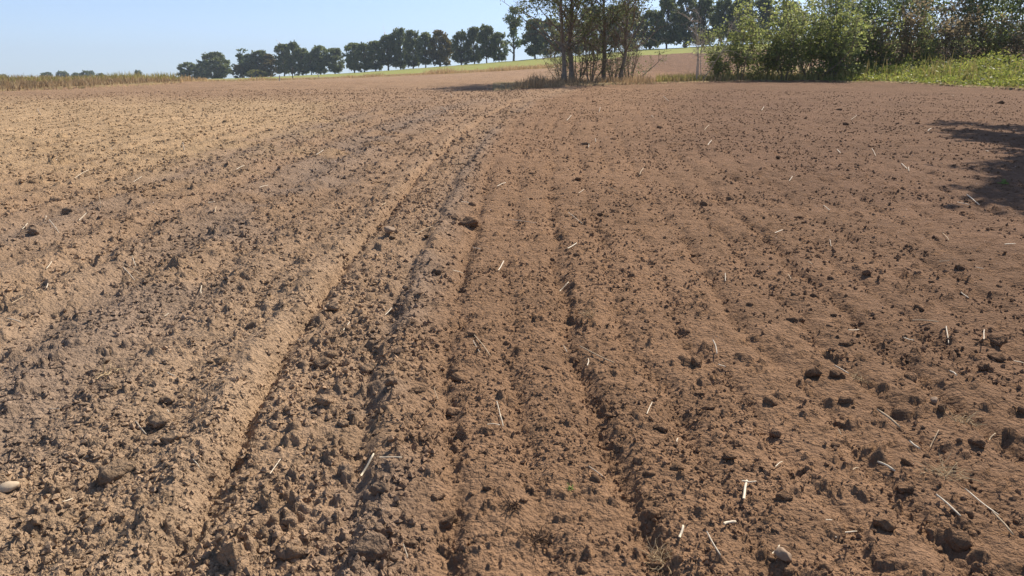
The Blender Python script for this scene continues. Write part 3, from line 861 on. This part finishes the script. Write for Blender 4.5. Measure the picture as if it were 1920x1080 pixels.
# ------------------------------------------------------------------ posts in the far grass strip
M_post = plain_material('post_wood', (.40, .36, .31), .2, .9, 6, 0, .1)
M_post_dark = plain_material('dark_post_wood', (.10, .085, .07), .2, .9, 6, 0, .1)
for px, py, hp, ln, mat, lb in [(549, 150, 22, .02, M_post_dark, 'thin dark post standing before the turbine trees'), (600, 147, 10, -.55, M_post, 'pale leaning post in front of the ridge row'),
                           (727, 133, 8, .0, M_post, 'short pale post at the foot of the third clump'), (785, 131, 8, .05, M_post, 'short pale post under the third clump, right one'), (524, 152, 9, .1, M_post, 'short pale post in the dry grass left of the dark post')]:
    x, y = hit(px, py); h = hp * y / F; z = gz(x, y)
    a = A(); tube(a, [(0, 0, -.2), (ln * h * .5, 0, h * .5), (ln * h, 0, h), (ln * h * 1.02, 0, h + .08)], [.06, .055, .05, .03], 8)
    tag(link('fence_post', acc_mesh('fence_post', a, mat), None, (x, y, z)), lb, 'post', 'posts in the far grass strip')

# ------------------------------------------------------------------ alders and bare bushes
L_alder = leaf_material('alder_leaf', (.085, .110, .050), (.16, .175, .08), .45)
L_thick = leaf_material('thicket_leaf', (.125, .165, .06), (.27, .29, .115), .55)
L_dark = leaf_material('dark_leaf', (.080, .120, .062), (.155, .19, .088), .5)
L_brown = leaf_material('brown_leaf', (.17, .145, .085), (.29, .235, .14), .5)
L_herb = leaf_material('herb_leaf', (.13, .18, .045), (.29, .30, .095), .48)
TP = ['trunk', 'branches', 'crown']
for i, (px, Y, sd, H, r0, lean, lb, nl) in enumerate([
    (1058, 38.5, 1, 6.5, .125, (-.5, 0), 'leftmost alder, straight grey stem close beside its twin', 6000),
    (1072, 39.3, 2, 6.8, .135, (-.1, .2), 'thick alder stem second from left in the group', 6000),
    (1134, 39.6, 3, 6.4, .12, (.1, 0), 'alder with a straight stem right of the bare bushes', 4200),
    (1163, 39.2, 4, 6.0, .105, (.45, .1), 'rightmost alder, slim stem leaning slightly right', 3000)]):
    x = col_at(px, Y)
    tree_thing('alder_tree', alder(sd, H, r0, lean, 2.3, int(nl * 1.1), L_alder, .2, 1.35), TP, (x, Y, gz(x, Y)), 0, (1, 1, 1), lb, 'tree', 'alders at the field corner')
SP = ['stems', 'twigs', 'crown']
bare = [shrub(80 + i, 3.8, 2.1, 9, 1000, .085, L_alder, M_twig, .12, 5, .035, .6) for i in range(3)]
for i, (px, Y, rz, s, lb) in enumerate([(1082, 40.2, 0, .95, 'nearly bare twiggy bush behind the twin alders'), (1108, 39.8, 1.1, 1.0, 'bare many stemmed bush in the middle of the alder group'),
                                (1150, 39.4, 3.3, .8, 'spreading bare bush between the two right alders'),
                                (1180, 40.4, 4.4, .85, 'low twiggy bush at the right end of the alder group'), (1050, 40.0, 5.0, .55, 'short twiggy bush left of the twin alders')]):
    x = col_at(px, Y)
    tree_thing('bare_bush', bare[i % 3], SP, (x, Y, gz(x, Y)), rz, (s, s, s), lb, 'bush', 'bare bushes among the alders')
sap = shrub(95, 4.3, 1.3, 5, 0, .08, None, M_twig_pale, .3, 4, .03, .30)
x = col_at(1310, 40.5)
tree_thing('bare_sapling', sap, SP[:2], (x, 40.5, gz(x, 40.5)), .4, (1, 1, 1), 'pale leafless sapling standing left of the thicket', 'sapling')

# ------------------------------------------------------------------ thicket on the right
sh = [shrub(110 + i, 4.2, 2.3, 8, 3800, .12, L_thick, M_twig, .12, 5, .04, .5) for i in range(3)]
shd = [shrub(120 + i, 6.5, 2.6, 6, 5200, .14, L_dark, M_twig, .25, 5, .06, .35) for i in range(2)]
shb = [shrub(130 + i, 3.6, 2.0, 9, 2800, .105, L_brown, M_twig, .10, 5, .03, .5) for i in range(2)]
th = [
 (1345, 42.5, sh[0], .62, 'low leafy shrub at the left end of the thicket'),
 (1385, 42.8, sh[1], .88, 'light green shrub beside the pale sapling'),
 (1430, 43.6, sh[2], 1.0, 'tall light green shrub, second of the thicket'),
 (1470, 42.6, sh[0], .95, 'leafy shrub with a yellow green top in the left thicket'),
 (1520, 43.5, sh[1], 1.25, 'tall leafy shrub with a leaning stem in the thicket'),
 (1560, 42.8, sh[2], 1.05, 'green shrub at the left end of the herb bank'),
 (1605, 44.5, shd[0], .85, 'dark green small tree behind the left herb bank'),
 (1635, 43.0, sh[0], 1.0, 'olive green shrub behind the herb bank'),
 (1680, 43.8, shb[0], 1.2, 'brownish thin leaved shrub behind the herb bank'),
 (1700, 47.0, shd[1], 1.05, 'tall dark tree at the back of the thicket'),
 (1725, 42.5, sh[1], .70, 'low green shrub before the brownish shrubs'),
 (1765, 43.2, shb[1], 1.15, 'brown withered shrub in the middle of the right thicket'),
 (1790, 46.5, shd[0], 1.1, 'tall dark tree behind the withered shrub'),
 (1815, 42.6, shb[0], 1.0, 'brownish shrub right of the withered one'),
 (1850, 42.5, sh[2], .80, 'green leafy shrub near the right frame edge'),
 (1870, 46.0, shd[1], 1.1, 'tall dark tree near the right frame edge'),
 (1905, 42.0, shb[1], .95, 'brownish shrub at the right frame edge'),
 (1950, 44.5, shd[0], 1.1, 'dark tree cut by the right frame edge'),
 (1500, 50.0, shd[1], .70, 'dark small tree behind the left thicket shrubs'),
 (1555, 48.0, shd[0], .95, 'dark small tree behind the middle thicket shrubs'),
]
for i, (px, Y, me, s, lb) in enumerate(th):
    if px > 1560: Y += 3.0; s *= 1.1
    s *= 1.04
    x = col_at(px, Y)
    dark = me in shd
    tree_thing('small_tree' if dark else 'shrub', me, SP, (x, Y, gz(x, Y)), i * 1.7, (s, s, s * rng.uniform(.93, 1.06)), lb, 'tree' if dark else 'shrub', 'thicket along the right field edge')
# the tree beyond the right frame edge whose shade falls on the field
for i, (X, Y, H, lb) in enumerate([(15.9, 19.6, 10.5, 'tall leafy tree outside the right edge that shades the field'), (13.4, 15.7, 10.0, 'second leafy tree outside the right edge, nearer the camera'), (15.0, 17.7, 9.6, 'third leafy tree outside the right edge, between the other two')]):
    tree_thing('shade_tree', alder(160 + i, H, .17, (.3, 0), 4.6, 20000, L_dark, .44, 1.55, .19), TP, (X, Y, gz(X, Y)), 0, (1, 1, 1), lb, 'tree')

# ------------------------------------------------------------------ grasses and herbs
L_dry = leaf_material('dry_grass', (.30, .22, .12), (.48, .37, .21), .3, .8)
L_drym = leaf_material('weathered_grass', (.20, .15, .09), (.42, .31, .185), .3, .8)
L_dryg = leaf_material('half_dry_grass', (.15, .16, .055), (.36, .30, .13), .3, .8)
def blades(name, x, y, h, w, mat, seed, label, cat, lean=.3, bend=.25):
    r = np.random.default_rng(seed); n = len(x)
    z = T(x, y)
    a = r.uniform(0, 6.28, n); L = h * lean * r.normal(0, 1, n)
    la = r.uniform(0, 6.28, n)
    ex = np.cos(a) * w * .5; ey = np.sin(a) * w * .5
    tx = np.cos(la) * L; ty = np.sin(la) * L
    b0 = np.stack([x - ex, y - ey, z - .02], 1); b1 = np.stack([x + ex, y + ey, z - .02], 1)
    m0 = np.stack([x - ex * .7 + tx * .4, y - ey * .7 + ty * .4, z + h * .6], 1); m1 = np.stack([x + ex * .7 + tx * .4, y + ey * .7 + ty * .4, z + h * .6], 1)
    t0 = np.stack([x + tx * 1.1 - ex * .15, y + ty * 1.1 - ey * .15, z + h * (1 - bend * r.uniform(0, 1, n))], 1); t1 = t0 + np.stack([ex * .3, ey * .3, ex * 0], 1)
    V = np.stack([b0, b1, m1, m0, t1, t0], 1).reshape(-1, 3)
    i = np.arange(n)[:, None] * 6
    f = np.concatenate([i + np.array([[0, 1, 2, 3]]), i + np.array([[3, 2, 4, 5]])])
    rr = r.uniform(size=n)
    o = link(name, mesh_np(name, V, f, mat, False, rnd=np.concatenate([rr, rr])))
    return tag(o, label, cat, None, 'stuff')

r = np.random.default_rng(77)
def edge_pts(n, p0, p1, pa, ea, back, r, power=1.0):
    px = r.uniform(p0, p1, n); Y = np.interp(px, pa, ea) + back * r.uniform(0, 1, n) ** power
    return (px - 960) / (F / math.cos(PITCH)) * Y, Y, px
# left band of tall dry grass
x, y, px = edge_pts(15000, -420, 350, _e1p, _e1, 11, r, .9)
h = (.30 + .55 * r.uniform(0, 1, len(x)) ** 1.4) * (1 + .5 * fbm(x * .35, y * .35, 400, 2)) * np.interp(px, [-420, 170, 300, 350], [.58, .56, .5, .2])
k = fbm(x * .6, y * .6, 410, 3) > r.uniform(-.9, .3, len(x)); x, y, h = x[k], y[k], h[k]
blades('tall_dry_grass', x, y, h, .035, L_drym, 1, 'band of tall dry grass along the left field edge', 'dry grass', .45, .4)
x, y, px = edge_pts(7000, -420, 350, _e1p, _e1 + 4, 9, r)
h = (.55 + .6 * r.uniform(0, 1, len(x))) * (1 + .5 * fbm(x * .3, y * .3, 401, 2)) * np.interp(px, [-420, 120, 250, 335, 350], [.42, .42, .55, .5, .2])
blades('green_reed_grass', x, y, h, .045, L_dryg, 2, 'greener tall weeds standing in the dry grass on the left', 'weeds')
# strip between far field and green crop
x, y, px = edge_pts(9000, 340, 1060, _e1p, _e1, 8, r)
h = (.25 + .5 * r.uniform(0, 1, len(x))) * (1 + .7 * fbm(x * .12, y * .12, 402, 2)) * np.interp(px, [340, 480, 760, 1060], [.5, .5, .75, .75]) * np.where(fbm(x * .2, y * .2, 412, 2) > .12, 1.3, .6)
blades('dry_grass_strip', x, y, np.maximum(h, .1), .07, L_dry, 3, 'strip of pale dry grass between ploughed field and green crop', 'dry grass')
# around the alders
x, y, px = edge_pts(9000, 930, 1400, _e2p, _e2, 5.0, r)
clump = fbm(x * .8, y * .8, 403, 3)
keep = clump > r.uniform(-.55, .25, len(x)) ; keep &= r.uniform(size=len(x)) < np.interp(px, [930, 1010, 1400], [.1, 1, 1])
x, y, px, clump = x[keep], y[keep], px[keep], clump[keep]
h = (.15 + .55 * r.uniform(0, 1, len(x)) ** 1.5) * (.9 + .9 * clump) * np.interp(px, [930, 1000, 1060, 1200, 1330, 1400], [.2, .8, .55, .55, .8, .6])
blades('dry_grass_under_trees', x, y, np.maximum(h, .06), .03, L_drym, 4, 'dry straw coloured grass around the alder stems', 'dry grass')
x, y, px = edge_pts(4500, 1230, 1600, _e2p, _e2 + .5, 4.5, r)
h = (.12 + .4 * r.uniform(0, 1, len(x))) * (1 + .6 * fbm(x * .5, y * .5, 404, 2))
blades('weeds_under_thicket', x, y, np.maximum(h, .08), .05, L_dryg, 5, 'half dry weeds at the foot of the left thicket', 'weeds')
# herb bank
def herbs(n, seed):
    r = np.random.default_rng(seed)
    x, y, px = edge_pts(n, 1545, 2250, _e2p, _e2 + .1, 8.5, r, .8)
    back = (y - np.interp(px, _e2p, _e2)) / 7.0
    top = (.16 + .85 * np.minimum(back, 1)) * (1 + .45 * fbm(x * .8, y * .8, 405, 3) + .25 * vn(x * 3, y * 3, 409)) * np.interp(px, [1545, 1620, 1800, 1920], [.7, 1.0, 1.0, 1.25]) * (1 + .35 * vn(x * 1.7, y * 1.7, 411))
    top = np.maximum(top, .1)
    z = T(x, y) + top * r.uniform(.1, 1, n) ** .6
    P = np.stack([x, y, z], 1)
    o = link('green_herbs', leaves_mesh('green_herbs', P, .12, L_herb, r, up=-1.2, aspect=.45)); tag(o, 'bank of bright green weeds and nettles along the right field edge', 'weeds', None, 'stuff')
herbs(42000, 6)
x, y, px = edge_pts(2600, 1545, 2250, _e2p, _e2 + .4, 8.5, r)
h = (.4 + 1.0 * r.uniform(0, 1, len(x)) ** 2) * (1 + .7 * fbm(x * .6, y * .6, 406, 2)) * sstep(-.3, 3, y - np.interp(px, _e2p, _e2))
blades('herb_stalks', x, y, np.maximum(h, .1), .05, L_dryg, 8, 'half dry stalks rising from the green weeds on the right', 'weeds', .2, .1)

# ------------------------------------------------------------------ straw and stalks
def straw_mesh(seed, mat, bend=.15, rad=.030):
    r = np.random.default_rng(seed)
    t = np.linspace(-.5, .5, 6)
    p = np.stack([t, .35 * bend * (np.abs(t + r.uniform(-.2, .2)) ** 1.3) * r.choice([-1, 1]), .03 * np.sin(t * 5 + seed)], 1)
    a = A(); tube(a, p, rad * np.array([.9, 1.05, 1.0, .95, 1.0, .8]), 6)
    return acc_mesh('straw_shape', a, mat)
ST = [straw_mesh(i, M_straw, .1 + .05 * (i % 3)) for i in range(6)]
STO = [straw_mesh(20 + i, M_straw_old, .2) for i in range(3)]
def put_straw(ax, ay, bx, by, label, me, thick, z_up=.010, tilt=0.):
    a = hit(ax, ay); b = hit(bx, by)
    L = math.hypot(b[0] - a[0], b[1] - a[1]); mx, my = (a[0] + b[0]) / 2, (a[1] + b[1]) / 2
    za, zb = ground_z([a[0], b[0]], [a[1], b[1]])
    zm = float(ground_z([mx], [my])[0])
    sl = math.atan2(zb - za, max(L, .01)); sl = max(-.6, min(.6, sl))
    o = link('straw', me, None, (mx, my, max((za + zb) / 2, zm) + z_up + thick * .5), (rng.uniform(0, 1), -sl, math.atan2(b[1] - a[1], b[0] - a[0])), (L, (.72 * thick / .06), (.5 * thick / .06)))
    o.rotation_mode = 'XYZ'
    return tag(o, label, 'straw', 'bits of straw on the field')
def seg(cx, cy, L, deg):
    c, s = math.cos(math.radians(deg)) * L / 2, math.sin(math.radians(deg)) * L / 2
    return cx - c, cy + s, cx + c, cy - s
for i, (cx, cy, L, dg, old, lb, thk) in enumerate(named_straw):
    put_straw(*seg(cx, cy, L, dg), lb, STO[i % 3] if old else ST[i % 6], thk)
for i in range(105):
    px = rng.uniform(0, 1920); py = 178 + 880 * rng.uniform() ** 1.5
    if px < 900 and rng.uniform() < .35: continue
    L = (7 + .019 * py) * rng.uniform(.5, 1.35)
    x, y = hit(px, py)
    u = float(lat(np.array([x]), np.array([y]))[0])
    where = 'left of the tyre track' if u < -.4 else ('in the tyre track' if u < .75 else 'right of the tyre track')
    dist = 'near the camera' if y < 4.5 else ('in the middle of the field' if y < 10 else 'far up the field')
    old = rng.uniform() < .3
    put_straw(*seg(px, py, L, rng.uniform(-90, 90)), near_label(('brown' if old else 'pale') + ' straw bit', px, py) or ('dull brown' if old else 'pale') + ' straw bit ' + where + ', ' + dist, STO[i % 3] if old else ST[i % 6], (.0035 + .0011 * y ** .8) * rng.uniform(.8, 1.4))

# ------------------------------------------------------------------ small tufts on the field
M_root = plain_material('dark_roots', (.10, .065, .045), .3, 1, 40, 0, .05)
M_hay = plain_material('hay', (.45, .33, .19), .25, .8, 60, 0, .2)
M_sprout = plain_material('green_sprout', (.16, .24, .05), .2, .7, 60, 0, .2)
M_leafo = plain_material('fallen_leaf', (.42, .17, .05), .2, .7, 60, 0, .2)
def tuft(px, py, wpx, mat, label, n=40, up=.5, thin=.0012, seed=0):
    r = np.random.default_rng(seed + 900)
    x, y = hit(px, py); R = wpx * .5 * math.hypot(y, CH) / F
    a = A()
    for i in range(n):
        az = r.uniform(0, 6.28); el = r.uniform(-.1, 1.2) * up
        p, rd = branch((r.normal(0, R * .3), r.normal(0, R * .3), 0.004), unit(az, el), R * r.uniform(.5, 1.3), thin * r.uniform(.7, 1.6), r, 5, .28, .08, .5)
        p[:, 2] = np.maximum(p[:, 2], .0)
        tube(a, p, rd, 4, False)
    z = float(ground_z([x], [y])[0])
    return tag(link('weed_tuft', acc_mesh('weed_tuft', a, mat), None, (x, y, z)), label, 'weed tuft')
tuft(1005, 1002, 70, M_root, 'dark uprooted tuft with fine roots near the bottom centre', 60, .7, .0016, 1)
tuft(960, 958, 46, M_root, 'small dark root tuft above the larger one near the bottom', 40, 1.0, .0016, 2)
tuft(1236, 1035, 80, M_hay, 'tuft of dry grass at the bottom edge right of centre', 60, .9, .0011, 3)
tuft(1104, 595, 34, M_hay, 'small dry weed standing in the middle of the tilth', 34, 1.9, .0014, 4)
tuft(1804, 785, 56, M_hay, 'flattened dry grass tuft on the right', 40, .5, .0014, 5)
tuft(1770, 885, 90, M_hay, 'spread of dry grass among clods at lower right', 50, .4, .0013, 6)
tuft(1610, 700, 50, M_hay, 'thin dry grass beside the dark pair of clods', 30, .6, .0013, 7)
tuft(1884, 347, 18, M_sprout, 'lone green sprout in the shade at the right edge', 26, 1.2, .004, 8)
tuft(1068, 915, 16, M_sprout, 'tiny yellow green sprout below centre', 14, 1.0, .0016, 9)
tuft(203, 700, 50, M_hay, 'small bundle of old straw on the left foreground', 14, .9, .003, 10)

# ------------------------------------------------------------------ thin summer haze
def haze():
    m, nt, o = new_mat('haze_air')
    v = N(nt, 'ShaderNodeVolumePrincipled', Density=HAZE)
    v.inputs['Color'].default_value = (.74, .87, 1, 1)
    nt.links.new(v.outputs[0], o.inputs['Volume'])
    x, y0, y1, z0, z1 = 5300, -5300, 5300, -4, 260
    V = [(-x, y0, z0), (x, y0, z0), (x, y1, z0), (-x, y1, z0), (-x, y0, z1), (x, y0, z1), (x, y1, z1), (-x, y1, z1)]
    Fc = [[3, 2, 1, 0], [4, 5, 6, 7], [0, 1, 5, 4], [1, 2, 6, 5], [2, 3, 7, 6], [3, 0, 4, 7]]
    tag(link('haze', mesh_np('haze', V, Fc, m)), 'thin pale haze over the far fields', 'haze', None, 'stuff')
HAZE = .00024
haze()
